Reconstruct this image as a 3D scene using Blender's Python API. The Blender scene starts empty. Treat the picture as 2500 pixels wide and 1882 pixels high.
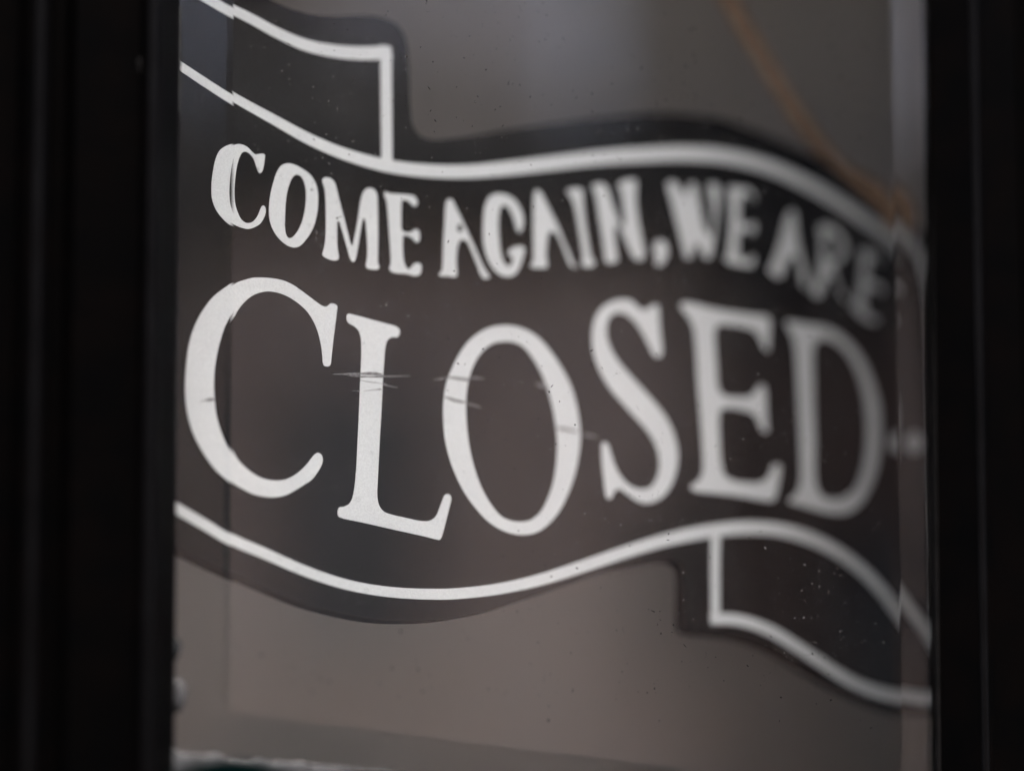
import bpy, bmesh, math, random
from mathutils import Vector, Matrix
random.seed(7)
SC = bpy.context.scene
COL = SC.collection
rad = math.radians

# ------------------------------------------------------------------ camera
cam_data = bpy.data.cameras.new('camera')
cam = bpy.data.objects.new('camera', cam_data); COL.objects.link(cam)
YAW, PITCH = rad(20), rad(12)
F = Vector((math.sin(YAW)*math.cos(PITCH), math.cos(YAW)*math.cos(PITCH), math.sin(PITCH)))
R = Vector((math.cos(YAW), -math.sin(YAW), 0)); U = R.cross(F)
M = Matrix((R, U, -F)).transposed().to_4x4(); M.translation = Vector((-0.36173,-0.94996,1.27000))
cam.matrix_world = M
cam_data.lens = 100; cam_data.sensor_width = 36; cam_data.clip_start = 0.02; cam_data.clip_end = 500
cam_data.dof.use_dof = True; cam_data.dof.focus_distance = 1.042; cam_data.dof.aperture_fstop = 1.85
SC.camera = cam

# ------------------------------------------------------------------ daylight
world = bpy.data.worlds.new('World'); SC.world = world; world.use_nodes = True
wn = world.node_tree
sky = wn.nodes.new('ShaderNodeTexSky'); sky.sky_type = 'NISHITA'; sky.sun_disc = False
SUN_EL, SUN_AZ = rad(80), rad(20)           # azimuth measured from -y (straight out of the door) towards +x
sky.sun_elevation = SUN_EL; sky.sun_rotation = math.pi - SUN_AZ
sky.air_density = 0.6; sky.dust_density = 7.0; sky.ozone_density = 1.0
bg = wn.nodes['Background']; bg.inputs['Strength'].default_value = 0.15
wn.links.new(sky.outputs[0], bg.inputs[0])
sun_data = bpy.data.lights.new('sun', 'SUN'); sun_data.energy = 1.5; sun_data.angle = rad(60); sun_data.color = (1.0, .965, .90)
sun = bpy.data.objects.new('sun', sun_data); COL.objects.link(sun)
sd = Vector((math.sin(SUN_AZ)*math.cos(SUN_EL), -math.cos(SUN_AZ)*math.cos(SUN_EL), math.sin(SUN_EL)))
sun.rotation_euler = sd.to_track_quat('Z', 'Y').to_euler(); sun.location = (0, -3, 6)
vs = SC.view_settings
vs.view_transform = 'Standard'; vs.look = 'None'; vs.gamma = 1; vs.exposure = 2.35

# ------------------------------------------------------------------ helpers
def mat(name, col, rough=.6, spec=.5, noise=None, bump=None, metal=0):
    m = bpy.data.materials.new(name); m.use_nodes = True
    nt = m.node_tree; b = nt.nodes['Principled BSDF']
    b.inputs['Base Color'].default_value = (*col, 1); b.inputs['Roughness'].default_value = rough
    b.inputs['Specular IOR Level'].default_value = spec; b.inputs['Metallic'].default_value = metal
    tc = nt.nodes.new('ShaderNodeTexCoord')
    if noise:
        sc, amt, col2 = noise
        n = nt.nodes.new('ShaderNodeTexNoise'); n.inputs['Scale'].default_value = sc; n.inputs['Detail'].default_value = 6
        nt.links.new(tc.outputs['Object'], n.inputs['Vector'])
        r = nt.nodes.new('ShaderNodeMapRange'); r.inputs[1].default_value = .35; r.inputs[2].default_value = .65
        r.inputs[3].default_value = 0; r.inputs[4].default_value = amt
        nt.links.new(n.outputs['Fac'], r.inputs[0])
        mx = nt.nodes.new('ShaderNodeMix'); mx.data_type = 'RGBA'
        mx.inputs[6].default_value = (*col, 1); mx.inputs[7].default_value = (*col2, 1)
        nt.links.new(r.outputs[0], mx.inputs[0]); nt.links.new(mx.outputs[2], b.inputs['Base Color'])
    if bump:
        sc, st, dist = bump
        n = nt.nodes.new('ShaderNodeTexNoise'); n.inputs['Scale'].default_value = sc; n.inputs['Detail'].default_value = 4
        nt.links.new(tc.outputs['Object'], n.inputs['Vector'])
        bp = nt.nodes.new('ShaderNodeBump'); bp.inputs['Strength'].default_value = st; bp.inputs['Distance'].default_value = dist
        nt.links.new(n.outputs['Fac'], bp.inputs['Height']); nt.links.new(bp.outputs[0], b.inputs['Normal'])
    return m

def link(name, me, m=None, parent=None, label=None, cat=None, group=None, kind=None):
    o = bpy.data.objects.new(name, me); COL.objects.link(o)
    if m is not None:
        for q in (m if isinstance(m, (list, tuple)) else [m]): me.materials.append(q)
    if parent: o.parent = parent
    tag(o, label, cat, group, kind)
    return o
def tag(o, label=None, cat=None, group=None, kind=None):
    for k, v in (('label', label), ('category', cat), ('group', group), ('kind', kind)):
        if v: o[k] = v
def empty(name, loc, label, cat, group=None):
    o = bpy.data.objects.new(name, None); COL.objects.link(o); o.location = loc; o.empty_display_size = .05
    tag(o, label, cat, group); return o
def mesh(name, verts, faces, smooth=False):
    me = bpy.data.meshes.new(name); me.from_pydata(verts, [], faces); me.update()
    bm = bmesh.new(); bm.from_mesh(me); bmesh.ops.recalc_face_normals(bm, faces=bm.faces); bm.to_mesh(me); bm.free()
    if smooth:
        for p in me.polygons: p.use_smooth = True
    return me
def box(name, a, b, m, parent=None, bev=0, **k):
    bm = bmesh.new(); bmesh.ops.create_cube(bm, size=1)
    for v in bm.verts: v.co = Vector([(a[i]+b[i])/2 + v.co[i]*(b[i]-a[i]) for i in range(3)])
    if bev: bmesh.ops.bevel(bm, geom=list(bm.edges), offset=bev, segments=2, affect='EDGES')
    me = bpy.data.meshes.new(name); bm.to_mesh(me); bm.free()
    return link(name, me, m, parent, **k)

def spline(P, sub=5, closed=True):
    """centripetal Catmull-Rom through the points"""
    P = [Vector(p) for p in P]; n = len(P); out = []
    rng = range(n) if closed else range(n-1)
    for i in rng:
        p1, p2 = P[i], P[(i+1) % n]
        p0 = P[i-1] if (closed or i > 0) else p1*2-p2
        p3 = P[(i+2) % n] if (closed or i < n-2) else p2*2-p1
        t0 = 0; t1 = t0+max((p1-p0).length, 1e-6)**.5; t2 = t1+max((p2-p1).length, 1e-6)**.5; t3 = t2+max((p3-p2).length, 1e-6)**.5
        for s in range(sub):
            t = t1+(t2-t1)*s/sub
            A1 = p0*((t1-t)/(t1-t0))+p1*((t-t0)/(t1-t0)); A2 = p1*((t2-t)/(t2-t1))+p2*((t-t1)/(t2-t1)); A3 = p2*((t3-t)/(t3-t2))+p3*((t-t2)/(t3-t2))
            B1 = A1*((t2-t)/(t2-t0))+A2*((t-t0)/(t2-t0)); B2 = A2*((t3-t)/(t3-t1))+A3*((t-t1)/(t3-t1))
            out.append(B1*((t2-t)/(t2-t1))+B2*((t-t1)/(t2-t1)))
    if not closed: out.append(P[-1].copy())
    return out

def plate(name, loops, z0, z1):
    """flat plate with holes, outline in millimetres, from z0 to z1"""
    cu = bpy.data.curves.new(name, 'CURVE'); cu.dimensions = '2D'; cu.fill_mode = 'BOTH'; cu.extrude = (z1-z0)/2000
    for lp in loops:
        sp = cu.splines.new('POLY'); sp.points.add(len(lp)-1); sp.use_cyclic_u = True
        for q, p in zip(sp.points, lp): q.co = (p[0]/1000, p[1]/1000, 0, 1)
    o = bpy.data.objects.new(name, cu); COL.objects.link(o)
    dg = bpy.context.evaluated_depsgraph_get(); dg.update()
    me = bpy.data.meshes.new_from_object(o.evaluated_get(dg)); me.name = name
    bpy.data.objects.remove(o); bpy.data.curves.remove(cu)
    for v in me.vertices: v.co.z += (z0+z1)/2000
    me.materials.clear()
    return me
def stroke(P, sub=8):
    """outline of a line of varying width"""
    Q = spline([(x, y, w) for x, y, w in P], sub, False)
    a, b = [], []
    for i, q in enumerate(Q):
        t = Q[min(i+1, len(Q)-1)]-Q[max(i-1, 0)]; t.z = 0; t.normalize(); nrm = Vector((-t.y, t.x, 0))
        a.append((q.x+nrm.x*q.z/2, q.y+nrm.y*q.z/2)); b.append((q.x-nrm.x*q.z/2, q.y-nrm.y*q.z/2))
    return a+b[::-1]

def tube(path, radius, plies=3, lobe=.28, pitch=9, seg=12, step_r=None):
    """twisted twine along a path (millimetres in, metres out)"""
    Q = spline(path, 14, False); verts, faces = [], []
    ang = 0; up = Vector((0, -1, 0.1))
    for i, q in enumerate(Q):
        t = (Q[min(i+1, len(Q)-1)]-Q[max(i-1, 0)]).normalized()
        if i: ang += (q-Q[i-1]).length/pitch*2*math.pi/plies
        s = t.cross(up).normalized(); w = s.cross(t)
        for k in range(seg):
            th = 2*math.pi*k/seg
            rr = radius*(1+lobe*math.cos(plies*(th-ang)))*(1+.05*math.sin(i*1.7+k))
            verts.append((q+s*(rr*math.cos(th))+w*(rr*math.sin(th)))/1000)
    for i in range(len(Q)-1):
        for k in range(seg): faces.append((i*seg+k, i*seg+(k+1) % seg, (i+1)*seg+(k+1) % seg, (i+1)*seg+k))
    faces.append(tuple(range(seg))); faces.append(tuple((len(Q)-1)*seg+k for k in range(seg)))
    return verts, faces

# ------------------------------------------------------------------ traced sign artwork, millimetres in the plane of the board
LETTERS = {
 'C of COME': [[(-22.93,75.14),(-20.54,75.46),(-18.18,74.76),(-16.13,73.17),(-14.96,72.54),(-13.44,72.97),(-11.62,73.41),(-10.92,72.97),(-11.11,70.98),(-11.83,67.51),(-12.48,66.00),(-13.22,65.49),(-13.98,66.02),(-14.81,68.11),(-15.63,70.47),(-17.06,72.17),(-18.83,72.97),(-20.34,72.43),(-21.59,70.54),(-22.90,66.70),(-23.83,61.56),(-24.36,55.96),(-24.14,51.59),(-23.18,48.46),(-21.78,45.94),(-19.74,44.90),(-17.35,45.56),(-15.19,47.83),(-13.59,51.12),(-12.95,52.44),(-12.21,52.90),(-11.46,52.30),(-11.34,50.38),(-12.20,48.04),(-13.78,45.58),(-16.22,43.82),(-18.63,42.77),(-21.00,42.67),(-23.05,43.00),(-25.09,43.66),(-27.68,45.54),(-30.24,48.40),(-31.76,52.53),(-31.85,57.45),(-30.98,63.10),(-29.65,68.29),(-27.47,72.28)]],
 'O of COME': [[(-1.72,71.33),(-3.89,70.11),(-5.80,67.43),(-7.47,63.24),(-8.84,58.55),(-9.74,53.41),(-9.79,48.43),(-8.73,44.73),(-6.74,41.74),(-4.11,39.67),(-1.44,38.60),(0.98,38.64),(3.14,39.70),(6.00,42.91),(8.93,47.55),(10.67,52.85),(11.53,58.59),(11.40,63.06),(10.30,66.26),(8.25,68.72),(5.56,70.23),(2.24,71.34),(-0.19,71.59)],[(2.71,67.66),(1.14,66.66),(-0.48,63.86),(-1.71,60.30),(-2.61,55.70),(-3.12,50.06),(-3.29,45.60),(-2.95,43.16),(-1.92,41.84),(-0.39,42.30),(1.82,44.75),(4.11,49.00),(5.66,54.27),(6.35,59.41),(6.20,63.31),(5.39,65.98),(4.22,67.36)]],
 'M of COME': [[(15.34,68.69),(17.50,68.61),(19.00,67.45),(19.73,65.59),(20.88,60.70),(23.00,52.60),(25.38,43.43),(25.87,43.23),(26.74,45.89),(28.65,53.51),(30.25,61.12),(31.36,64.71),(33.04,66.98),(34.97,67.71),(36.85,67.34),(37.89,65.52),(38.00,62.40),(37.82,54.98),(37.26,43.59),(36.99,37.92),(37.55,36.60),(36.87,35.54),(34.65,35.04),(32.16,35.22),(31.45,35.96),(31.99,38.28),(32.52,42.85),(32.48,48.48),(32.12,54.06),(31.54,55.22),(30.85,53.86),(29.30,47.41),(27.73,40.43),(26.79,37.49),(25.89,36.79),(24.93,37.49),(23.20,43.09),(21.31,49.52),(20.19,52.15),(19.73,51.51),(19.30,45.84),(19.26,40.80),(19.75,37.81),(19.20,36.61),(17.33,36.05),(14.28,36.42),(12.61,37.44),(12.84,38.70),(13.70,41.61),(14.43,47.30),(14.72,54.07),(14.82,60.82),(14.53,64.15),(13.71,66.83),(14.07,68.02)]],
 'E of COME': [[(41.59,67.28),(43.81,67.07),(47.66,67.43),(51.52,67.79),(54.73,67.75),(55.95,66.51),(56.20,65.11),(54.83,63.57),(53.57,64.11),(52.03,65.29),(50.12,65.54),(49.13,65.10),(48.71,63.02),(48.41,57.25),(48.50,52.99),(50.07,52.39),(52.32,52.75),(54.65,54.26),(55.93,54.17),(56.47,52.26),(56.00,49.62),(54.69,49.13),(52.85,50.55),(50.64,51.05),(49.03,50.80),(48.60,48.74),(48.46,43.61),(48.89,39.72),(50.25,37.66),(51.55,38.14),(53.25,40.09),(54.88,40.74),(56.46,40.29),(56.46,38.02),(55.59,36.19),(52.99,35.36),(49.82,35.62),(44.72,35.14),(42.54,35.66),(41.96,36.70),(42.70,38.78),(42.79,44.44),(42.66,50.65),(42.43,58.57),(42.05,63.64),(41.22,66.07)]],
 'first A of AGAIN': [[(71.09,69.35),(72.48,69.06),(73.91,66.47),(76.58,61.69),(79.80,55.25),(82.74,49.35),(85.68,43.43),(88.08,40.17),(87.53,39.44),(85.45,39.14),(84.02,40.55),(82.33,44.87),(80.02,50.29),(78.49,53.02),(76.32,53.62),(74.73,52.39),(73.48,48.64),(72.83,43.34),(72.90,38.84),(72.02,37.72),(68.57,37.52),(64.82,37.19),(64.63,37.78),(66.00,39.36),(66.55,42.95),(67.34,51.09),(68.50,59.90),(69.16,65.77),(69.93,68.40)],[(74.46,58.99),(75.97,59.91),(76.70,58.02),(75.44,56.27),(74.12,56.97)]],
 'G of AGAIN': [[(92.72,74.92),(90.09,73.11),(87.94,69.37),(86.78,63.41),(86.21,57.54),(86.35,52.39),(87.57,48.01),(89.62,44.34),(92.69,42.00),(95.82,41.36),(99.00,42.09),(101.68,44.41),(103.94,48.74),(105.60,53.60),(105.72,54.58),(104.30,55.08),(102.09,54.73),(99.46,53.49),(98.17,52.26),(97.74,50.74),(99.32,50.19),(99.87,48.90),(99.14,47.12),(97.39,45.85),(95.48,46.86),(94.28,49.99),(93.75,55.19),(93.66,61.04),(94.39,67.07),(95.73,70.42),(97.85,71.13),(99.96,69.27),(101.46,65.92),(102.53,62.00),(103.23,60.83),(104.56,61.54),(105.65,64.18),(105.89,67.64),(104.79,70.91),(102.36,73.96),(99.19,75.43),(95.96,75.62)]],
 'second A of AGAIN': [[(113.25,80.03),(114.97,79.65),(116.73,76.97),(119.78,71.53),(122.82,66.10),(125.16,60.55),(127.56,55.59),(129.66,51.15),(130.64,50.23),(129.17,50.20),(127.41,51.26),(125.99,54.50),(123.94,59.52),(121.70,63.14),(119.64,63.83),(117.76,62.44),(116.67,57.66),(115.98,52.78),(116.42,49.40),(115.84,48.14),(112.34,47.40),(108.82,47.12),(108.23,47.59),(109.61,49.98),(110.18,56.02),(110.58,63.74),(111.08,70.89),(111.88,77.49),(112.59,79.76)]],
 'I of AGAIN': [[(128.16,82.47),(130.26,83.41),(133.58,84.26),(135.96,83.95),(136.04,82.13),(135.93,76.11),(136.44,68.97),(137.29,61.92),(138.27,56.02),(139.82,53.97),(139.48,52.56),(137.35,51.54),(134.55,51.37),(133.53,52.11),(134.13,54.99),(133.84,60.36),(132.98,67.39),(132.12,74.46),(130.68,79.12),(128.76,81.51)]],
 'N of AGAIN': [[(141.27,86.69),(143.94,87.95),(147.02,88.35),(148.68,86.97),(150.33,81.92),(152.37,76.18),(155.30,70.77),(156.70,74.71),(156.49,80.82),(155.89,86.90),(154.68,89.41),(156.56,91.09),(160.63,92.60),(163.66,92.86),(163.97,91.35),(163.11,85.47),(163.21,78.10),(164.05,70.91),(164.98,65.00),(165.39,61.59),(164.66,59.19),(162.66,58.24),(160.71,58.41),(158.66,60.88),(156.88,64.75),(155.07,68.68),(152.77,72.36),(151.03,69.04),(150.98,64.09),(151.30,59.33),(151.48,56.67),(150.02,55.35),(147.57,54.75),(145.62,54.86),(145.26,56.24),(144.99,61.52),(144.19,69.19),(143.38,76.89),(142.47,83.43)]],
 'comma': [[(172.00,67.53),(173.78,68.53),(176.11,68.40),(177.48,66.81),(177.69,64.10),(176.61,61.14),(174.79,58.69),(172.98,57.68),(171.43,57.62),(170.79,58.85),(171.73,61.41),(170.48,63.71),(170.79,65.83)]],
 'W of WE': [[(180.12,94.26),(182.39,95.47),(184.67,95.43),(186.23,93.66),(188.76,90.34),(192.23,96.01),(193.42,96.71),(194.83,96.43),(195.66,93.06),(196.83,85.88),(197.97,77.92),(200.83,74.40),(203.22,82.23),(203.19,89.83),(202.27,95.79),(202.44,97.72),(204.61,98.30),(207.30,97.95),(207.49,95.87),(206.33,87.79),(203.85,77.53),(201.59,69.24),(200.06,65.26),(198.43,64.51),(196.93,64.59),(196.07,66.71),(194.01,70.28),(191.07,67.17),(189.91,63.70),(188.32,62.97),(186.88,63.02),(186.38,65.14),(185.09,71.00),(183.28,79.30),(181.46,87.58)]],
 'E of WE': [[(212.90,97.91),(215.52,98.71),(218.95,98.98),(223.06,99.15),(225.98,97.64),(226.60,95.41),(226.26,93.53),(226.31,93.97),(224.63,96.21),(220.78,96.38),(218.68,92.43),(217.61,85.61),(218.84,82.57),(223.27,83.38),(225.30,84.47),(225.67,82.54),(224.73,79.38),(224.57,78.65),(223.51,79.84),(219.54,80.31),(216.51,77.39),(215.39,71.00),(216.38,67.04),(220.36,67.40),(223.30,69.65),(223.56,69.63),(223.38,67.52),(222.21,64.59),(219.54,64.20),(215.27,64.15),(210.41,64.23),(208.24,65.24),(207.84,66.47),(209.36,67.70),(210.95,74.63),(212.60,83.70),(212.98,91.35),(213.03,95.72)]],
 'A of ARE': [[(245.69,92.66),(247.86,93.28),(248.62,92.10),(248.70,86.81),(249.06,79.16),(250.36,72.94),(251.95,66.41),(251.77,61.26),(251.07,59.22),(250.19,59.54),(248.83,62.31),(248.38,68.31),(247.32,72.28),(243.26,71.74),(240.94,68.05),(239.54,64.91),(237.44,62.21),(235.12,61.97),(232.06,63.42),(231.45,65.01),(233.46,67.59),(236.44,73.19),(239.97,80.74),(242.63,87.46),(244.41,91.21)]],
 'R of ARE': [[(261.60,87.87),(264.56,90.01),(268.18,90.01),(272.17,88.40),(275.37,84.87),(276.29,80.54),(274.48,76.52),(271.63,74.05),(268.43,72.41),(268.54,68.14),(270.38,62.46),(273.80,57.95),(274.59,56.87),(273.47,56.74),(270.79,58.92),(268.71,63.41),(266.22,67.08),(262.36,64.51),(260.47,59.55),(259.18,56.92),(256.71,56.25),(254.50,57.13),(254.59,59.30),(257.39,63.90),(259.80,70.79),(261.43,78.15),(262.03,83.49)],[(267.46,86.30),(271.81,84.42),(272.82,80.55),(270.11,75.93),(265.26,74.40),(264.69,80.05)]],
 'E of ARE': [[(284.45,80.92),(286.67,82.06),(290.36,81.79),(294.37,80.21),(295.99,78.19),(295.92,76.73),(295.27,77.70),(291.11,79.27),(288.21,74.24),(287.45,68.49),(290.77,67.71),(293.72,67.17),(295.22,65.20),(294.77,62.99),(294.01,63.57),(290.68,65.09),(286.49,64.16),(284.23,58.12),(284.76,52.82),(288.17,51.50),(290.48,51.26),(289.79,49.27),(287.45,48.81),(282.85,49.83),(277.39,53.10),(276.05,54.98),(278.13,57.21),(281.03,63.68),(283.16,71.18),(284.29,77.22)]],
 'C of CLOSED': [[(-24.20,21.27),(-21.22,22.63),(-17.64,24.03),(-14.07,24.67),(-9.90,25.01),(-5.12,24.90),(-0.96,23.87),(2.58,22.19),(6.13,20.24),(9.69,18.28),(11.47,17.44),(12.99,17.27),(14.24,17.94),(15.19,18.79),(16.72,18.95),(18.10,18.27),(17.82,16.14),(16.99,11.08),(15.79,4.35),(14.79,-1.78),(14.04,-5.25),(12.92,-5.83),(11.42,-5.59),(11.03,-4.72),(10.82,-1.22),(10.27,3.06),(9.23,7.28),(7.57,10.87),(4.99,14.33),(1.18,17.07),(-2.95,18.93),(-7.10,19.81),(-11.27,19.75),(-15.46,18.49),(-19.07,16.34),(-22.10,13.48),(-24.23,10.76),(-25.47,8.71),(-28.24,3.78),(-30.76,-2.96),(-32.38,-9.00),(-33.47,-17.06),(-33.50,-23.90),(-32.98,-29.59),(-31.70,-34.67),(-29.83,-39.15),(-28.19,-42.09),(-26.28,-45.27),(-24.05,-47.37),(-20.66,-49.61),(-16.67,-51.27),(-12.04,-51.68),(-7.93,-51.15),(-4.36,-49.73),(-0.73,-47.24),(2.66,-43.98),(4.84,-41.36),(6.40,-39.76),(7.61,-39.31),(8.78,-39.87),(9.32,-41.14),(9.07,-43.03),(7.33,-46.13),(4.51,-49.59),(2.07,-51.32),(-2.77,-54.44),(-6.96,-56.70),(-11.68,-57.90),(-16.32,-58.05),(-20.35,-57.52),(-24.33,-56.11),(-27.16,-54.96),(-29.12,-53.61),(-33.59,-50.46),(-37.44,-46.22),(-40.71,-41.41),(-43.12,-36.50),(-44.68,-30.97),(-45.38,-25.34),(-45.33,-19.07),(-44.57,-11.64),(-43.13,-4.08),(-40.67,2.60),(-37.05,8.96),(-32.25,14.99),(-27.49,18.90)]],
 'L of CLOSED': [[(22.72,15.83),(25.49,15.83),(32.27,15.12),(39.09,14.40),(44.08,13.70),(45.29,12.75),(45.20,11.07),(44.18,9.71),(41.97,9.41),(40.03,8.15),(38.79,5.77),(37.88,0.13),(36.85,-8.24),(36.00,-16.55),(35.10,-24.82),(34.14,-33.05),(33.16,-42.86),(32.61,-47.93),(32.24,-51.71),(32.30,-54.37),(33.08,-56.96),(34.84,-58.66),(37.86,-59.43),(43.99,-60.07),(50.15,-60.66),(53.27,-60.52),(55.82,-59.69),(57.79,-58.04),(59.19,-55.48),(60.98,-51.78),(62.04,-49.78),(63.34,-49.11),(64.58,-49.52),(64.95,-50.85),(64.01,-53.92),(61.73,-60.64),(59.87,-65.66),(58.84,-67.10),(57.91,-67.07),(49.85,-66.15),(37.58,-64.94),(25.47,-63.64),(15.88,-62.60),(15.02,-61.90),(15.11,-59.78),(15.74,-58.93),(17.56,-58.48),(19.72,-57.32),(21.13,-55.49),(22.04,-52.74),(22.82,-48.94),(23.27,-45.69),(23.74,-42.25),(24.54,-34.13),(25.65,-23.22),(26.65,-12.25),(27.47,-3.96),(27.99,3.23),(27.89,7.62),(27.07,9.99),(25.29,11.39),(23.17,12.20),(22.17,13.17),(22.12,14.81)]],
 'O of CLOSED': [[(92.69,20.99),(87.35,19.53),(81.96,16.70),(76.51,12.31),(71.62,6.06),(67.70,-0.59),(65.12,-6.47),(63.55,-13.85),(63.14,-21.06),(63.55,-28.16),(65.05,-35.10),(67.53,-41.39),(70.97,-47.58),(75.12,-52.60),(79.96,-57.03),(84.89,-59.82),(90.57,-61.46),(97.01,-61.68),(102.93,-60.32),(108.38,-57.07),(114.06,-51.57),(118.53,-45.01),(122.46,-37.34),(125.48,-28.57),(127.16,-19.89),(127.04,-12.51),(125.90,-5.22),(123.98,0.83),(120.99,6.18),(116.67,11.94),(111.65,17.02),(106.51,20.04),(100.62,21.35),(96.00,21.45)],[(92.89,14.50),(88.81,13.38),(84.64,10.81),(80.40,6.25),(77.47,1.34),(75.12,-5.15),(73.90,-12.59),(73.71,-19.85),(74.12,-27.02),(75.29,-34.08),(77.15,-40.50),(79.70,-46.30),(83.25,-51.45),(87.56,-55.45),(92.08,-56.69),(96.05,-56.70),(100.78,-55.58),(105.71,-52.02),(109.80,-46.02),(112.99,-38.97),(114.92,-30.88),(115.88,-22.29),(115.41,-14.96),(114.25,-7.69),(112.37,-1.07),(109.76,4.91),(106.09,10.18),(102.28,13.72),(97.62,14.96)]],
 'S of CLOSED': [[(152.91,40.22),(147.48,38.60),(142.62,35.69),(139.02,31.58),(137.00,26.82),(136.12,21.58),(136.19,16.48),(137.49,11.53),(140.13,6.17),(144.14,0.96),(149.30,-3.59),(155.16,-8.69),(160.44,-13.35),(163.67,-17.76),(165.41,-22.96),(165.35,-27.80),(163.42,-32.86),(160.36,-36.35),(156.24,-37.77),(150.97,-37.38),(146.75,-34.78),(143.83,-30.94),(142.08,-26.46),(140.74,-22.11),(139.74,-20.78),(138.72,-20.58),(137.58,-21.37),(137.16,-23.92),(137.05,-29.56),(137.28,-35.20),(137.55,-40.21),(138.20,-42.95),(139.19,-43.41),(140.62,-42.64),(142.25,-39.91),(144.77,-38.88),(148.18,-40.37),(152.06,-42.49),(156.54,-43.39),(160.42,-42.74),(165.22,-40.39),(169.62,-36.11),(172.83,-30.77),(174.79,-24.35),(175.01,-18.10),(173.17,-11.48),(169.51,-5.60),(164.34,-0.44),(158.44,4.67),(152.52,9.79),(147.28,15.05),(144.14,20.66),(143.44,25.48),(144.57,30.07),(147.27,33.15),(151.11,34.40),(155.01,33.64),(159.21,30.50),(162.47,26.10),(164.95,21.68),(166.68,18.83),(168.50,18.12),(170.31,18.97),(170.99,20.99),(170.78,26.77),(170.58,32.71),(170.71,38.02),(170.14,40.18),(168.39,40.06),(166.03,38.61),(163.35,37.25),(160.36,37.85),(157.43,40.07)]],
 'E of CLOSED': [[(182.71,42.67),(184.70,43.44),(189.34,43.51),(199.57,42.84),(210.82,42.89),(222.17,43.25),(227.70,43.56),(229.43,42.05),(228.79,36.94),(227.78,30.81),(227.38,28.57),(226.47,28.63),(224.71,30.33),(223.20,33.76),(220.35,36.56),(214.58,37.19),(206.87,37.07),(201.28,36.06),(199.15,32.47),(198.83,25.52),(198.70,16.46),(198.81,8.93),(201.44,6.20),(208.06,6.24),(214.82,7.16),(218.74,10.40),(220.73,12.74),(222.93,13.08),(223.86,10.96),(223.52,4.55),(223.20,-2.12),(223.31,-6.25),(222.19,-6.87),(220.51,-6.74),(219.01,-3.75),(216.78,-0.02),(211.00,1.08),(203.14,1.08),(198.92,-0.47),(197.78,-4.38),(197.28,-13.42),(197.15,-22.40),(198.40,-27.53),(202.62,-29.29),(210.37,-29.44),(216.97,-28.71),(221.77,-25.72),(224.44,-21.30),(226.45,-20.05),(228.33,-20.50),(228.13,-23.00),(226.41,-28.93),(224.47,-34.17),(223.11,-35.78),(220.20,-36.19),(210.82,-35.97),(199.83,-35.60),(188.92,-35.83),(182.26,-35.76),(180.64,-34.62),(180.91,-33.66),(183.69,-32.15),(186.96,-28.39),(187.95,-22.61),(188.28,-11.34),(188.31,0.48),(188.33,12.34),(188.72,24.36),(188.33,32.28),(187.08,36.05),(184.01,39.36),(182.29,41.56)]],
 'D of CLOSED': [[(238.26,42.22),(240.20,43.13),(245.02,43.17),(252.79,43.31),(260.32,43.47),(267.45,41.51),(274.48,37.07),(279.90,31.16),(284.22,21.97),(286.51,11.92),(286.01,1.56),(283.87,-9.58),(279.96,-19.54),(274.36,-28.34),(268.62,-33.98),(262.01,-37.33),(254.15,-38.05),(244.58,-37.23),(237.16,-36.18),(232.54,-35.68),(231.50,-34.69),(233.01,-33.64),(236.58,-30.66),(238.88,-25.70),(239.79,-17.59),(240.74,-5.39),(241.31,6.82),(241.88,19.10),(242.25,29.66),(241.66,35.38),(239.68,39.71),(238.14,41.56)],[(255.34,36.90),(252.51,33.79),(251.20,26.36),(250.20,13.89),(249.21,1.56),(248.23,-10.67),(246.99,-21.76),(247.55,-28.14),(250.61,-31.55),(257.10,-31.72),(263.59,-29.66),(269.46,-24.95),(273.73,-17.38),(276.92,-7.63),(278.47,1.95),(278.81,11.44),(277.49,20.82),(274.32,28.81),(269.16,34.72),(262.46,37.96)]],
}
ORNAMENT = [(300.67,-2.65),(299.92,-4.70),(298.33,-6.44),(296.22,-7.55),(294.01,-7.79),(292.13,-7.13),(290.95,-5.69),(290.71,-3.77),(291.45,-1.73),(293.02,0.02),(295.13,1.13),(297.35,1.38),(299.24,0.72),(300.42,-0.72)]
BOARD = [(-62.52,152.67),(-43.84,147.75),(-28.33,143.15),(-17.86,140.04),(-7.83,137.14),(1.60,134.91),(11.37,134.41),(21.68,135.87),(32.54,138.48),(42.34,139.83),(48.91,139.12),(53.11,135.82),(55.06,129.64),(55.48,115.93),(55.22,103.89),(55.99,97.21),(58.46,93.75),(63.52,92.62),(74.17,94.87),(100.44,103.24),(118.40,108.79),(135.24,113.65),(156.24,119.49),(178.98,124.97),(199.82,127.73),(213.78,128.45),(240.83,124.99),(268.27,119.13),(291.19,109.99),(304.61,100.62),(315.54,91.72),(322.71,81.42),(325.28,69.49),(323.73,42.98),(316.09,-22.15),(312.73,-58.22),(314.16,-82.78),(320.55,-96.33),(320.53,-108.52),(314.44,-115.45),(295.49,-118.91),(281.85,-118.81),(259.40,-114.01),(248.40,-110.13),(237.76,-105.93),(227.02,-101.45),(216.55,-97.32),(202.26,-94.33),(187.97,-93.37),(177.05,-93.33),(173.44,-92.61),(172.48,-89.74),(173.94,-71.56),(173.30,-67.32),(170.38,-65.58),(164.84,-65.90),(150.86,-68.75),(136.83,-72.22),(122.91,-77.25),(109.43,-82.03),(95.97,-86.74),(82.73,-91.38),(69.78,-94.69),(57.26,-97.18),(41.93,-98.93),(29.73,-99.38),(17.92,-98.60),(0.36,-95.90),(-16.98,-91.18),(-29.29,-87.31),(-39.84,-83.79),(-50.92,-79.63),(-66.92,-73.06)]
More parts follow.
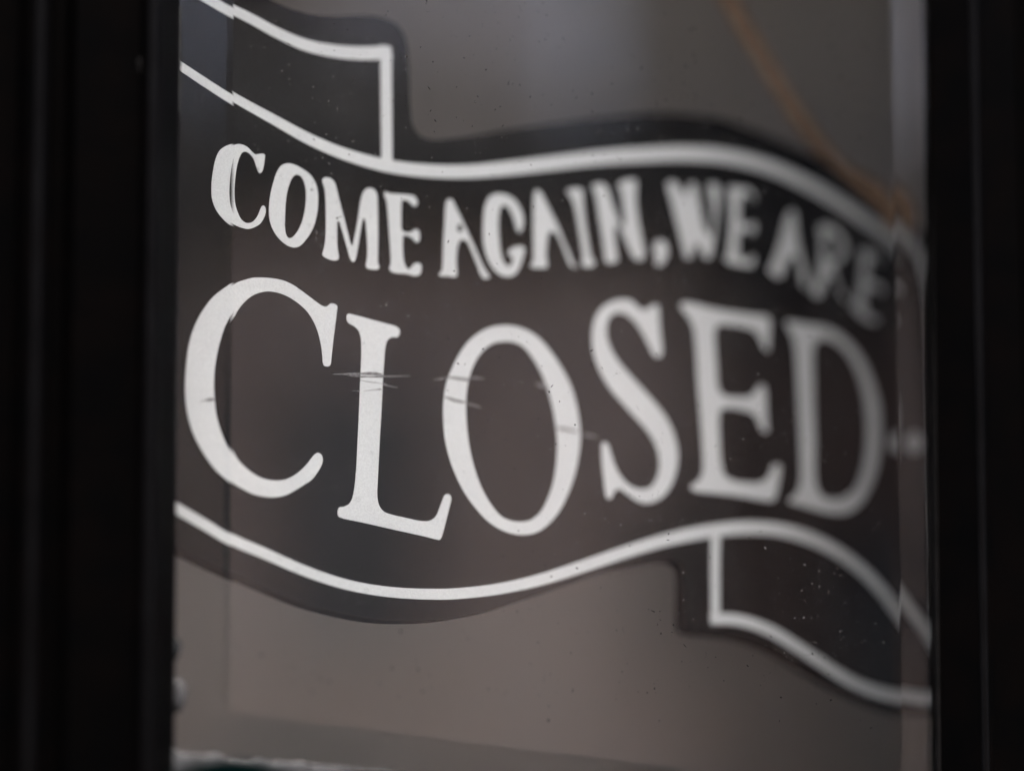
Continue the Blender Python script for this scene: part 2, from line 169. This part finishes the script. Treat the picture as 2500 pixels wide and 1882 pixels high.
STROKES = [
 ('upper tail line',[(-62.72,142.54,4.14),(-44.11,136.71,4.17),(-29.71,131.49,4.19),(-22.44,129.02,4.20),(-15.10,127.04,4.38),(-3.67,123.53,4.56),(7.93,121.18,4.93),(19.76,121.02,5.13),(31.79,122.40,5.33),(38.75,123.79,5.36),(47.29,125.84,5.39)]),
 ('upper fold line',[(44.95,127.95,5.04),(44.60,117.24,5.01),(43.76,96.67,4.95),(43.06,78.86,4.90)]),
 ('top border',[(-68.31,112.92,3.41),(-51.66,106.24,3.43),(-43.09,102.41,3.60),(-23.53,93.78,3.79),(-4.98,87.39,4.31),(6.44,83.53,4.66),(18.02,80.64,4.84),(29.78,78.89,5.04),(41.72,78.13,5.23),(53.87,78.55,5.27),(66.41,79.87,5.31),(81.72,82.50,5.36),(102.17,87.58,5.60),(123.14,93.31,5.68),(144.62,99.17,5.75),(166.54,104.27,6.01),(190.05,109.13,6.10),(212.82,111.85,6.36),(235.76,111.24,6.43),(258.75,106.60,6.48),(281.81,98.61,6.33),(296.42,92.30,6.16),(306.43,86.31,5.78),(312.09,77.93,5.39),(314.43,67.91,4.98),(314.18,51.02,4.18),(310.55,13.59,3.72),(303.93,-41.25,3.24),(298.41,-83.92,3.16)]),
 ('bottom border',[(-66.63,-58.38,3.83),(-48.65,-66.31,4.00),(-38.17,-70.94,4.01),(-28.91,-75.13,4.03),(-16.55,-78.79,4.04),(0.84,-84.03,3.92),(18.42,-87.55,3.80),(36.43,-88.67,3.83),(54.89,-87.97,4.03),(64.02,-87.08,4.05),(83.22,-83.83,4.10),(102.97,-78.74,4.31),(123.32,-71.91,4.54),(144.22,-64.42,4.61),(165.59,-57.41,4.84),(181.19,-53.31,5.06),(192.05,-50.96,5.09),(206.87,-48.56,5.31),(221.77,-47.68,5.18),(236.44,-48.89,5.21),(251.25,-52.54,5.24),(265.88,-59.39,5.08),(276.47,-67.18,5.08),(286.96,-78.16,5.08),(295.59,-87.94,5.77),(301.25,-95.86,5.76)]),
 ('lower fold line',[(191.60,-51.34,4.41),(190.38,-61.85,4.38),(189.08,-75.28,4.35),(187.95,-89.25,4.31)]),
 ('lower tail line',[(185.43,-87.47,4.48),(197.15,-86.76,4.50),(206.51,-87.72,4.52),(217.27,-90.44,4.71),(227.73,-94.88,4.72),(238.44,-99.86,4.73),(249.01,-104.88,4.74),(259.99,-109.09,4.76),(271.04,-111.63,5.29),(282.61,-112.82,5.32),(290.30,-113.05,5.34),(305.72,-111.13,5.21),(317.69,-108.69,5.24)]),
]
SCUFFS = [
 (0,[(14.83,-8.57,0.08),(20.24,-7.85,0.55),(24.32,-7.27,1.02),(27.74,-6.69,0.55),(29.10,-6.52,0.08)]),
 (0,[(21.22,-8.36,0.08),(24.62,-8.11,0.35),(27.68,-7.78,0.39),(31.79,-7.48,0.47),(37.31,-6.57,0.79),(42.51,-5.88,0.48),(49.50,-4.78,0.08)]),
 (1,[(26.02,-6.97,0.16),(28.42,-6.66,0.87),(31.85,-6.17,1.19),(35.28,-5.94,0.95),(37.00,-5.82,0.12)]),
 (1,[(26.80,-8.47,0.08),(27.67,-8.15,0.39),(29.73,-7.74,0.20),(31.10,-7.56,0.04)]),
 (1,[(26.86,-9.39,0.12),(30.32,-9.56,0.24),(33.74,-9.47,0.20),(36.47,-9.52,0.08)]),
 (0,[(36.30,-9.54,0.12),(37.84,-9.71,0.63),(39.20,-9.97,0.48),(43.33,-10.12,0.12)]),
 (1,[(27.93,-13.41,0.04),(30.85,-12.81,0.16),(33.60,-12.23,0.20),(35.16,-11.86,0.63),(36.01,-11.94,0.08)]),
 (0,[(22.83,-13.98,0.08),(24.69,-13.75,0.20),(26.06,-13.59,0.55),(26.47,-13.47,0.12)]),
 (0,[(59.27,-5.21,0.08),(62.84,-4.33,0.81),(66.07,-3.49,0.56),(68.93,-3.16,0.08)]),
 (1,[(65.37,-3.39,0.12),(68.21,-3.25,0.89),(71.77,-3.20,1.21),(75.34,-3.19,1.05),(76.42,-3.05,0.12)]),
 (0,[(75.39,-2.35,0.16),(77.92,-1.93,0.81),(82.97,-1.73,0.12)]),
 (1,[(63.50,-11.21,0.12),(65.61,-11.48,0.80),(69.11,-12.07,1.13),(73.00,-12.37,0.73),(74.77,-12.52,0.12)]),
 (0,[(74.05,-12.70,0.12),(76.54,-12.86,0.97),(80.80,-13.43,0.12)]),
 (1,[(114.70,-17.34,0.22),(118.05,-17.52,1.19),(122.77,-17.66,1.04),(126.80,-18.22,0.22)]),
 (0,[(107.18,-0.63,0.22),(110.49,-1.24,1.65),(113.82,-1.63,0.22)]),
 (0,[(126.78,-18.51,0.22),(130.86,-18.62,1.05),(136.29,-19.14,0.15)]),
 (1,[(-39.71,-25.49,0.07),(-37.71,-25.03,0.41),(-34.83,-24.27,1.23),(-33.39,-24.20,0.21)]),
]
CORD = [(145.90,314.28,-9.0),(182.55,253.85,-9.0),(229.52,189.88,-9.0),(250.30,160.24,-9.0),(269.52,134.33,-8.0),(284.08,117.90,-5.0),(295.78,106.58,-3.0)]
CORD_LEFT = [(145.90,314.28,-9.0),(42.88,229.46,-9.0),(-41.85,158.24,-9.0),(-55.91,144.22,-7.0)]
KNOT = [(273.62,118.93,-4.0),(286.04,114.43,-1.0),(296.01,108.52,2.0),(302.38,101.97,3.0),(304.36,94.69,1.0)]
OPP_H = 4.6

# ------------------------------------------------------------------ materials
BLACK_PAINT = mat('black_gloss_paint', (.0005, .0005, .00055), .45, .010, (60, .6, (.0012, .0008, .0007)), (90, .15, .001))
BEAD_HIGHLIGHT = mat('black_bead_highlight', (.0026, .0025, .0027), .4, .03, (40, .8, (.0012, .001, .001)))  # lighter than the frame black: the ridge highlight is put into the colour
BOARD_FACE = mat('chalkboard_paint', (.006, .0055, .0055), .65, .05, (900, .8, (.011, .010, .010)), (900, .2, .0003))
BOARD_EDGE = mat('board_edge', (.014, .0085, .007), .8, .05, (80, .6, (.008, .006, .005)))
WHITE_INK = mat('white_lettering', (.80, .81, .825), .6, .3, (1700, .75, (.66, .67, .685)), (2200, .3, .0003))
SCUFF_DARK = mat('scuff_dark', (.11, .11, .112), .7, .2, (900, .9, (.35, .35, .36)))
SCUFF_PALE = mat('scuff_pale', (.27, .26, .27), .7, .2, (900, .9, (.06, .055, .055)))
TWINE = mat('jute_twine', (.36, .225, .14), .9, .1, (300, .8, (.25, .155, .095)))
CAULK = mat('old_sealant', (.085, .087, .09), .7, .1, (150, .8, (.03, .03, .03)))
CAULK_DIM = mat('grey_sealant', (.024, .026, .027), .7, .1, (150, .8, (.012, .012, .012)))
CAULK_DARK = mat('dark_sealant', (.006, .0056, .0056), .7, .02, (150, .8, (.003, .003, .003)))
CHIP = mat('chipped_paint', (.062, .062, .065), .7, .1, (300, .7, (.04, .04, .04)))
INSIDE = mat('interior_plaster', (.82, .75, .71), .9, .1, (1.6, .5, (.74, .68, .64)), (40, .1, .002))
DARK_IN = mat('interior_paint', (.80, .76, .73), .9, .1, (2, .5, (.74, .70, .67)))
GREEN = mat('dark_green_enamel', (.0003, .0014, .0014), .6, 0, (40, .4, (.0006, .0022, .0022)))
DUST_W = mat('dust_pale', (.26, .255, .25), .9, 0, (800, .7, (.11, .105, .10)))
DUST_D = mat('dust_dark', (.02, .018, .017), .9, 0, (800, .7, (.05, .045, .04)))

def glass_material():
    m = bpy.data.materials.new('window_glass'); m.use_nodes = True; nt = m.node_tree
    nt.nodes.remove(nt.nodes['Principled BSDF'])
    g = nt.nodes.new('ShaderNodeBsdfGlass'); g.inputs['Roughness'].default_value = 0.0; g.inputs['IOR'].default_value = 1.5
    g.inputs['Color'].default_value = (.975, .985, .98, 1)
    # a thin uneven film of grime and wipe marks
    tc = nt.nodes.new('ShaderNodeTexCoord'); mp = nt.nodes.new('ShaderNodeMapping'); mp.inputs['Scale'].default_value = (26, 1, 11); mp.inputs['Rotation'].default_value = (0, .6, 0)
    n = nt.nodes.new('ShaderNodeTexNoise'); n.inputs['Scale'].default_value = 1; n.inputs['Detail'].default_value = 9; n.inputs['Roughness'].default_value = .68
    r = nt.nodes.new('ShaderNodeMapRange'); r.inputs[1].default_value = .45; r.inputs[2].default_value = .8; r.inputs[3].default_value = 0; r.inputs[4].default_value = .009
    df = nt.nodes.new('ShaderNodeBsdfDiffuse'); df.inputs[0].default_value = (.5, .49, .5, 1)
    mx = nt.nodes.new('ShaderNodeMixShader')
    nt.links.new(tc.outputs['Object'], mp.inputs[0]); nt.links.new(mp.outputs[0], n.inputs['Vector']); nt.links.new(n.outputs['Fac'], r.inputs[0])
    nt.links.new(r.outputs[0], mx.inputs[0]); nt.links.new(g.outputs[0], mx.inputs[1]); nt.links.new(df.outputs[0], mx.inputs[2])
    nt.links.new(mx.outputs[0], nt.nodes['Material Output'].inputs[0])
    return m
GLASS = glass_material()

# ------------------------------------------------------------------ ground and buildings outside (they are what the pane reflects)
ASPHALT = mat('asphalt', (.075, .073, .07), .9, .2, (30, .6, (.10, .098, .095)), (200, .3, .01))
PAVING = mat('paving', (.40, .385, .365), .9, .2, (12, .6, (.33, .32, .30)), (80, .3, .01))
RENDERED = mat('brown_render', (.80, .60, .50), .9, .1, (1.2, .7, (.70, .54, .46)))
SLATE = mat('dark_slate', (.022, .022, .025), .9, .1, (5, .6, (.035, .034, .036)))
PALE = mat('pale_render', (.76, .74, .78), .9, .1, (1.2, .5, (.68, .66, .69)))
BRICK = mat('dark_brick', (.15, .105, .09), .9, .1, (8, .6, (.11, .08, .07)))
g = mesh('ground', [(-60, -60, -.15), (60, -60, -.15), (60, 60, -.15), (-60, 60, -.15)], [(0, 1, 2, 3)])
link('ground', g, ASPHALT, kind='structure')
box('pavement', (-20, -8.39, -.146), (20, -5.6, 0), PAVING, kind='structure', bev=.01)
box('pavement', (-20, -2.2, -.146), (20, -.02, 0), PAVING, kind='structure', bev=.01)

# ------------------------------------------------------------------ the door with its bevelled pane
Z0 = 1.5
KL, KR = -.0186, .0196                                    # the opening widens a little upwards
GZ0, GZ1 = Z0-.1570, Z0+.31                               # visible height of the pane
def xl(z, x=-.1405): return x+KL*(z-Z0)
def xr(z, x=.1568): return x+KR*(z-Z0)

door = empty('shop_door', (0, 0, 0), 'black painted wooden door with mouldings round a tall bevelled glass pane', 'door')
PROF = [(0, 7.5), (0, 0), (-1.5, -4), (-6, -12), (-10.5, -20), (-12.5, -24), (-15, -25.6), (-17.5, -24.8), (-19, -22), (-41, -21), (-44, -16.5), (-48, -16), (-50, -20.5), (-54, -22.6), (-57.5, -21.5), (-60, -14), (-72, -13), (-150, -13), (-150, 7.5)]
PROF_R = [(0, 7.5), (0, 0), (-1.5, -.6), (-7, -4.5), (-12, -8.5), (-14, -10.2), (-17, -9.8), (-19, -8), (-34, -8), (-37, -5), (-41, -5), (-43, -8), (-47, -10), (-50, -9), (-53, -5), (-66, -4.5), (-150, -4.5), (-150, 7.5)]
def stile(prof, side):
    vs_, fs = [], []
    n = len(prof)
    zs = [.02, .8, 1.2, 1.4, 1.6, 1.8, 2.25]
    for z in zs:
        for x, y in prof:
            X = xl(z)+x/1000 if side < 0 else xr(z)-x/1000
            vs_.append((X, y/1000, z))
    for i in range(len(zs)-1):
        for k in range(n): fs.append((i*n+k, i*n+(k+1) % n, (i+1)*n+(k+1) % n, (i+1)*n+k))
    fs.append(tuple(range(n))); fs.append(tuple((len(zs)-1)*n+k for k in range(n)))
    return mesh('stile', vs_, fs)
link('stile', stile(PROF, -1), BLACK_PAINT, door)
link('stile', stile(PROF_R, 1), BLACK_PAINT, door)
def highlight_bead(side, off, y, r):  # thin rod added along a moulding ridge to carry its painted highlight
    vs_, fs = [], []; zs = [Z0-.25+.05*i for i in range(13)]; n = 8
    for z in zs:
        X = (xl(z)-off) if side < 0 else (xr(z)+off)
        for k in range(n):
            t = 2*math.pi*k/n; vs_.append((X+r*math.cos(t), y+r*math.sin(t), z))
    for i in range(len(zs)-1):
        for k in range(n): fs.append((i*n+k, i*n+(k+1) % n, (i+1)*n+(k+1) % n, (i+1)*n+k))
    return link('highlight_bead', mesh('highlight_bead', vs_, fs, True), BEAD_HIGHLIGHT, door)
highlight_bead(-1, .0152, -.0246, .0019); highlight_bead(-1, .0540, -.0219, .0017); highlight_bead(1, .0142, -.0094, .0016); highlight_bead(1, .0470, -.0092, .0017)
def rail(z, up):
    s = 1 if up else -1
    P = [(0, 7), (0, 0), (-1.5, -4), (-6, -12), (-10.5, -20), (-12.5, -23), (-15, -24), (-17.5, -23), (-19, -21), (-60, -20.5), (-90, -20), (-90, 7)]
    a = [(xl(z)-.0005, y/1000, z-s*x/1000*-1 if False else z+s*(-x)/1000) for x, y in P]
    b = [(xr(z)+.0005, y/1000, z+s*(-x)/1000) for x, y in P]
    n = len(P)
    return mesh('rail', a+b, [(k, (k+1) % n, n+(k+1) % n, n+k) for k in range(n)]+[tuple(range(n)), tuple(range(n, 2*n))])
link('rail', rail(GZ0, False), BLACK_PAINT, door)
link('rail', rail(GZ1, True), BLACK_PAINT, door)
box('lower_panel', (xl(.7)-.02, -.012, .12), (xr(.7)+.02, .006, GZ0-.085), BLACK_PAINT, door)
box('upper_panel', (xl(2)-.02, -.012, GZ1+.085), (xr(2)+.02, .006, 2.25), BLACK_PAINT, door)

# pane: one closed sheet of glass, 6 mm thick, its front ground away to 4 mm along a bevel
def pane():
    zb, zt = GZ0-.004, GZ1+.004
    e = [(xl(zb)-.0015, zb), (xr(zb)+.0015, zb), (xr(zt)+.0015, zt), (xl(zt)-.0015, zt)]
    iz0, iz1 = Z0-.1385, GZ1-.016
    i_ = [(-.1187-.0185*(iz0-Z0+.137), iz0+.0015), (.1384, iz0-.0207), (.1395+.0185*(iz1-Z0), iz1), (-.1212-.0155*(iz1-Z0), iz1)]
    v = [(x, .006, z) for x, z in e]+[(x, .0024 if x < 0 else .0015, z) for x, z in e]+[(x, 0, z) for x, z in i_]
    f = [(3, 2, 1, 0), (8, 9, 10, 11)]
    for k in range(4):
        q = (k+1) % 4
        f += [(k, q, 4+q, 4+k), (4+k, 4+q, 8+q, 8+k)]
    return mesh('glass_pane', v, f)
glass = link('glass_pane', pane(), GLASS, door)

# sealant along the edges of the pane, lumpy and worn
def strip(x0f, z0, z1, w0, w1, n=40, y=(-.0007, .0012), horiz=False):
    vs_, fs = [], []
    for i in range(n+1):
        t = i/n; z = z0+(z1-z0)*t
        w = (w0+(w1-w0)*t)*(1+.12*math.sin(i*1.1)*math.sin(i*.37+1))
        a, b = x0f(z), x0f(z)+w
        for X, Y in ((a, y[1]), (a, y[0]), (b-.2*w, y[0]), (b, y[1])):
            vs_.append((z, Y, X) if horiz else (X, Y, z))
    for i in range(n):
        for k in range(4): fs.append((i*4+k, i*4+(k+1) % 4, i*4+4+(k+1) % 4, i*4+4+k))
    fs += [(0, 1, 2, 3), tuple(4*n+k for k in range(4))]
    return mesh('sealant', vs_, fs)
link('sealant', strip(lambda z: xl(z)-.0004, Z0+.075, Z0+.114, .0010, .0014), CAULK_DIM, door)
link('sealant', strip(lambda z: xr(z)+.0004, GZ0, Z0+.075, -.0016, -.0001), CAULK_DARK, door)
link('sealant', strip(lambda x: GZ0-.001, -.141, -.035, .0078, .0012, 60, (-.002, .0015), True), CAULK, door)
def blob(name, c, sx, sz, sy, m, n=16):
    vs_ = [(c[0], c[1]-sy, c[2])]; fs = []
    for j, (rr, yy) in enumerate(((.6, .75), (1, 0))):
        for k in range(n):
            t = 2*math.pi*k/n; q = rr*(1+.10*math.sin(3*t+1)+.06*math.sin(5*t))
            vs_.append((c[0]+sx*q*math.cos(t), c[1]-sy*yy, c[2]+sz*q*math.sin(t)))
    for k in range(n):
        fs.append((0, 1+k, 1+(k+1) % n)); fs.append((1+k, 1+n+k, 1+n+(k+1) % n, 1+(k+1) % n))
    fs.append(tuple(1+n+k for k in range(n)))
    return link(name, mesh(name, vs_, fs, True), m, door)
blob('sealant', (-.1368, .0002, Z0-.1315), .0027, .0062, .0012, CHIP)
blob('sealant', (-.1384, .0004, Z0-.1155), .0020, .0042, .0010, CAULK_DIM)
blob('paint_chip', (-.1605, -.0221, Z0+.083), .0018, .0032, .0004, CAULK_DARK)

# oval dark green knob on the bottom rail; only its crown reaches into the picture
vs_, fs = [], []
NK = 40
rings = [(.008, .0), (.008, -.008), (.016, -.012), (.025, -.017), (.030, -.025), (.029, -.033), (.022, -.040), (.010, -.043)]
for rr, yy in rings:
    for k in range(NK):
        t = 2*math.pi*k/NK; vs_.append((rr*math.cos(t), yy, rr*.62*math.sin(t)))
for i in range(len(rings)-1):
    for k in range(NK): fs.append((i*NK+k, i*NK+(k+1) % NK, (i+1)*NK+(k+1) % NK, (i+1)*NK+k))
fs += [tuple(range(NK)), tuple((len(rings)-1)*NK+k for k in range(NK))]
kn = link('knob', mesh('knob', vs_, fs, True), GREEN, door, label='dark green oval knob below the pane'); kn.location = (-.1290, -.0207, Z0-.1752)

# specks of dust, grit and a few hairs on the outer face of the pane
def dust(n, m, seed, smin, smax):
    rnd = random.Random(seed); vs_, fs = [], []
    def fleck(x, z, s, el=1., an=0.):
        b = len(vs_); k = rnd.randint(4, 6)
        for i in range(k):
            t = 2*math.pi*i/k; q = s*(.6+.7*rnd.random())
            dx, dz = q*el*math.cos(t), q*math.sin(t)/max(el, 1)
            vs_.append((x+dx*math.cos(an)-dz*math.sin(an), -.0002, z+dx*math.sin(an)+dz*math.cos(an)))
        vs_.append((x, -.0002-s*.5, z)); fs.extend([(b+i, b+(i+1) % k, b+k) for i in range(k)])
    centres = [(rnd.uniform(-.10, .137), rnd.uniform(-.137, .14), rnd.uniform(.004, .03)) for _ in range(26)]
    centres += [(.10, -.09, .03), (.12, -.125, .02), (.04, -.03, .03), (-.04, .10, .025), (-.075, .098, .012), (.0, .11, .03)]
    for i in range(n):
        if rnd.random() < .6:
            cx, cz, r = rnd.choice(centres); x, z = rnd.gauss(cx, r), Z0+rnd.gauss(cz, r)
        else: x, z = rnd.uniform(-.117, .137), Z0+rnd.uniform(-.136, .15)
        if not (-.117 < x < .137 and -.136 < z-Z0 < .16): continue
        s = smin+(smax-smin)*rnd.random()**3
        fleck(x, z, s, 1+1.5*rnd.random()**2, rnd.uniform(0, 3.1))
    for i in range(n//45):
        x, z, an = rnd.uniform(-.06, .135), Z0+rnd.uniform(-.13, .14), rnd.uniform(0, 3.1)
        for j in range(rnd.randint(3, 7)):
            fleck(x, z, .00011, 2.6, an); x += .00045*math.cos(an); z += .00045*math.sin(an); an += rnd.uniform(-.5, .5)
    return link('dust', mesh('dust', vs_, fs), m, glass, kind='stuff')
dust(1900, DUST_W, 3, .00005, .00030)
dust(1700, DUST_D, 5, .00007, .00046)

# ------------------------------------------------------------------ the hanging board
SY, SL = rad(15), rad(5.5)
r_ = Vector((math.cos(SY), math.sin(SY), 0)); u_ = Vector((-math.sin(SL)*math.sin(SY), math.sin(SL)*math.cos(SY), math.cos(SL))); n_ = r_.cross(u_)
SM = Matrix((r_, u_, n_)).transposed().to_4x4(); SM.translation = Vector((-0.08883,0.03233,1.50000))
sign = empty('hanging_sign', (0, 0, 0), 'black ribbon shaped closed sign with white lettering hanging askew behind the door glass', 'sign')
sign.matrix_world = SM
bl = spline(BOARD, 4)
me = plate('board', [bl], -6, 0)
me.materials.append(BOARD_FACE); me.materials.append(BOARD_EDGE)
for p in me.polygons: p.material_index = 0 if abs(p.normal.z) > .7 else 1
link('board', me, None, sign)
for k, loops in LETTERS.items():
    me = plate('letter', [spline(l, 4) for l in loops], -.05, .22)
    link('letter' if k != 'comma' else 'comma', me, WHITE_INK, sign, label='white '+('comma after AGAIN' if k == 'comma' else ('large letter ' if 'CLOSED' in k else 'small letter ')+k))
link('ornament', plate('ornament', [spline(ORNAMENT, 4)], -.05, .22), WHITE_INK, sign, label='small white dot after the word CLOSED')
for i, (k, P) in enumerate(STROKES):
    link('border_line', plate('border_line', [stroke(P)], -.05, .18+.02*i), WHITE_INK, sign, label='white '+k+' of the ribbon')
for dk, P in SCUFFS:
    link('scuff', plate('scuff', [stroke(P, 4)], -.04, .34 if dk else .31), SCUFF_DARK if dk else SCUFF_PALE, sign, label=('dark' if dk else 'pale')+' scratch across the lettering')

# ------------------------------------------------------------------ twine the board hangs on
def sw(x, y, z=0): return SM @ Vector((x/1000, y/1000, z/1000))
cord = empty('twine_cord', sw(*CORD[-1][:2]), 'brown jute twine running down to the right end of the black sign', 'twine')
inv = Matrix.Translation(-cord.location)
def cpath(P): return [(inv @ sw(*p))*1000 for p in P]
v, f = tube(cpath(CORD), 2.9); link('strand', mesh('strand', v, f, True), TWINE, cord)
v, f = tube(cpath(CORD_LEFT), 2.4); link('strand', mesh('strand', v, f, True), TWINE, cord)
v, f = tube(cpath(KNOT), 3.4, 3, .3, 7); link('knot', mesh('knot', v, f, True), TWINE, cord)

# ------------------------------------------------------------------ room behind the door, and the shopfront wall round it
wv = [(-1.3, .52), (1.5, .06), (1.5, .12), (-1.3, .58)]
link('interior_wall', mesh('interior_wall', [(x, y, 0) for x, y in wv]+[(x, y, 2.6) for x, y in wv], [(0, 1, 5, 4), (1, 2, 6, 5), (2, 3, 7, 6), (3, 0, 4, 7), (3, 2, 1, 0), (4, 5, 6, 7)]), INSIDE, label='plain grey brown plaster wall behind the hanging sign', cat='wall')
for nm, a, b in (('interior_side_wall', (-1.36, .06, 0), (-1.301, .58, 2.6)), ('interior_side_wall', (1.501, .06, 0), (1.56, .58, 2.6))):
    box(nm, a, b, DARK_IN, kind='structure')
box('interior_floor', (-1.36, .0, -.1), (1.56, .58, .012), DARK_IN, kind='structure')
box('interior_ceiling', (-1.36, .06, 2.604), (1.56, .58, 2.66), DARK_IN, kind='structure')
box('bounce_shelf', (-.6, .03, 1.26), (.62, .17, 1.285), DARK_IN, kind='structure')  # unseen pale shelf, added to bounce light up onto the wall
FRONT = mat('shopfront_render', (.03, .03, .032), .7, .2, (6, .6, (.04, .04, .04)))
front = empty('shopfront_wall', (0, .05, 0), 'dark painted shopfront wall round the black door', 'wall')
for a, b in (((-6, 0, 0), (-.292, .2-.1, 3.4)), ((.305, 0, 0), (6, .1, 3.4)), ((-.292, 0, 2.25), (.305, .1, 3.4))):
    box('wall_panel', (a[0], a[1]-.05, a[2]), (b[0], b[1]-.05, b[2]), FRONT, front)

# ------------------------------------------------------------------ opposite side of the street, seen only as a reflection
opp = empty('terraced_building', (0, -8.4, 0), 'brown rendered building across the street', 'building')
CURTAIN = mat('curtained_window', (.24, .225, .215), .5, .3, (3, .5, (.20, .19, .185)))
DARK_BRICK = mat('sooty_brick', (.055, .043, .04), .9, .1, (8, .6, (.04, .03, .03)))
WIN = mat('dark_window', (.02, .022, .025), .15, .5, (3, .5, (.03, .03, .03)))
box('wall', (1.45, -5, -.15), (3.75, 0, 3.92), RENDERED, opp)
box('eaves', (1.38, -5, 3.924), (3.82, .18, 4.06), SLATE, opp)
v = [(1.38, .18, 4.064), (3.82, .18, 4.064), (3.82, -2.4, 5.52), (1.38, -2.4, 5.52), (1.38, -5, 4.064), (3.82, -5, 4.064)]
link('roof', mesh('roof', v, [(0, 1, 2, 3), (3, 2, 5, 4), (0, 3, 4), (1, 5, 2), (0, 4, 5, 1)]), SLATE, opp)
def opp_window(x0, x1, z0, z1):
    w = box('window', (x0, .003, z0), (x1, .05, z1), RENDERED, opp)
    box('pane', (x0+.04, .053, z0+.04), (x1-.04, .06, z1-.04), CURTAIN if x0 < 3 else WIN, w)
    box('sill', (x0-.04, .053, z0-.06), (x1+.04, .14, z0-.003), RENDERED, w)
box('shop_front', (1.5, .003, 0), (3.7, .12, 1.75), SLATE, opp)
opp_window(2.1, 2.78, 2.3, 3.4)
opp_window(3.46, 3.74, 2.3, 3.05)
def plain_building(x0, x1, y0, h, m, label, roof, dp=4.0):
    b = empty('building', ((x0+x1)/2, y0, -.15), label, 'building')
    box('wall', (x0-b.location.x, -dp, 0), (x1-b.location.x, 0, h+.15), m, b)
    box('parapet', (x0-b.location.x-.06, -dp-.06, h+.154), (x1-b.location.x+.06, .06, h+.35), roof, b)
    n = max(1, int((x1-x0)/1.3))
    for k in range(n):
        for zz in (1.2, 3.0):
            if zz+1.2 > h: continue
            cx = x0+(k+.5)*(x1-x0)/n-b.location.x
            box('window', (cx-.35, .003, zz), (cx+.35, .05, zz+1.1), WIN, b)
plain_building(-9, 1.40, -8.5, 7.6, DARK_BRICK, 'dark brick building across the street, left of the brown one', SLATE)
b4 = empty('building', (4.8, -8.5, -.15), 'narrow brick building with a tall slate roof, right of the brown one', 'building')
box('wall', (-.92, -1, 0), (.95, 0, 3.9), BRICK, b4)
box('mansard_roof', (-.96, -1.04, 3.904), (.99, .05, 7.8), SLATE, b4)
box('window', (-.45, .003, 2.0), (.25, .05, 3.1), WIN, b4)
b3 = empty('building', (9.5, -8.5, -.15), 'white building with a dark ground floor at the far right across the street', 'building')
box('ground_floor', (-3.6, -4, 0), (4.5, 0, 4.95), DARK_BRICK, b3)
box('upper_wall', (-3.65, -4, 4.954), (4.5, .05, 8.2), PALE, b3)
plain_building(-2, 4.7, -17.5, 9.5, BRICK, 'tall dark building behind the brown rendered one', SLATE)
plain_building(5.0, 6.95, -17.8, 10.5, PALE, 'pale building seen above the roof of the brown one', SLATE)
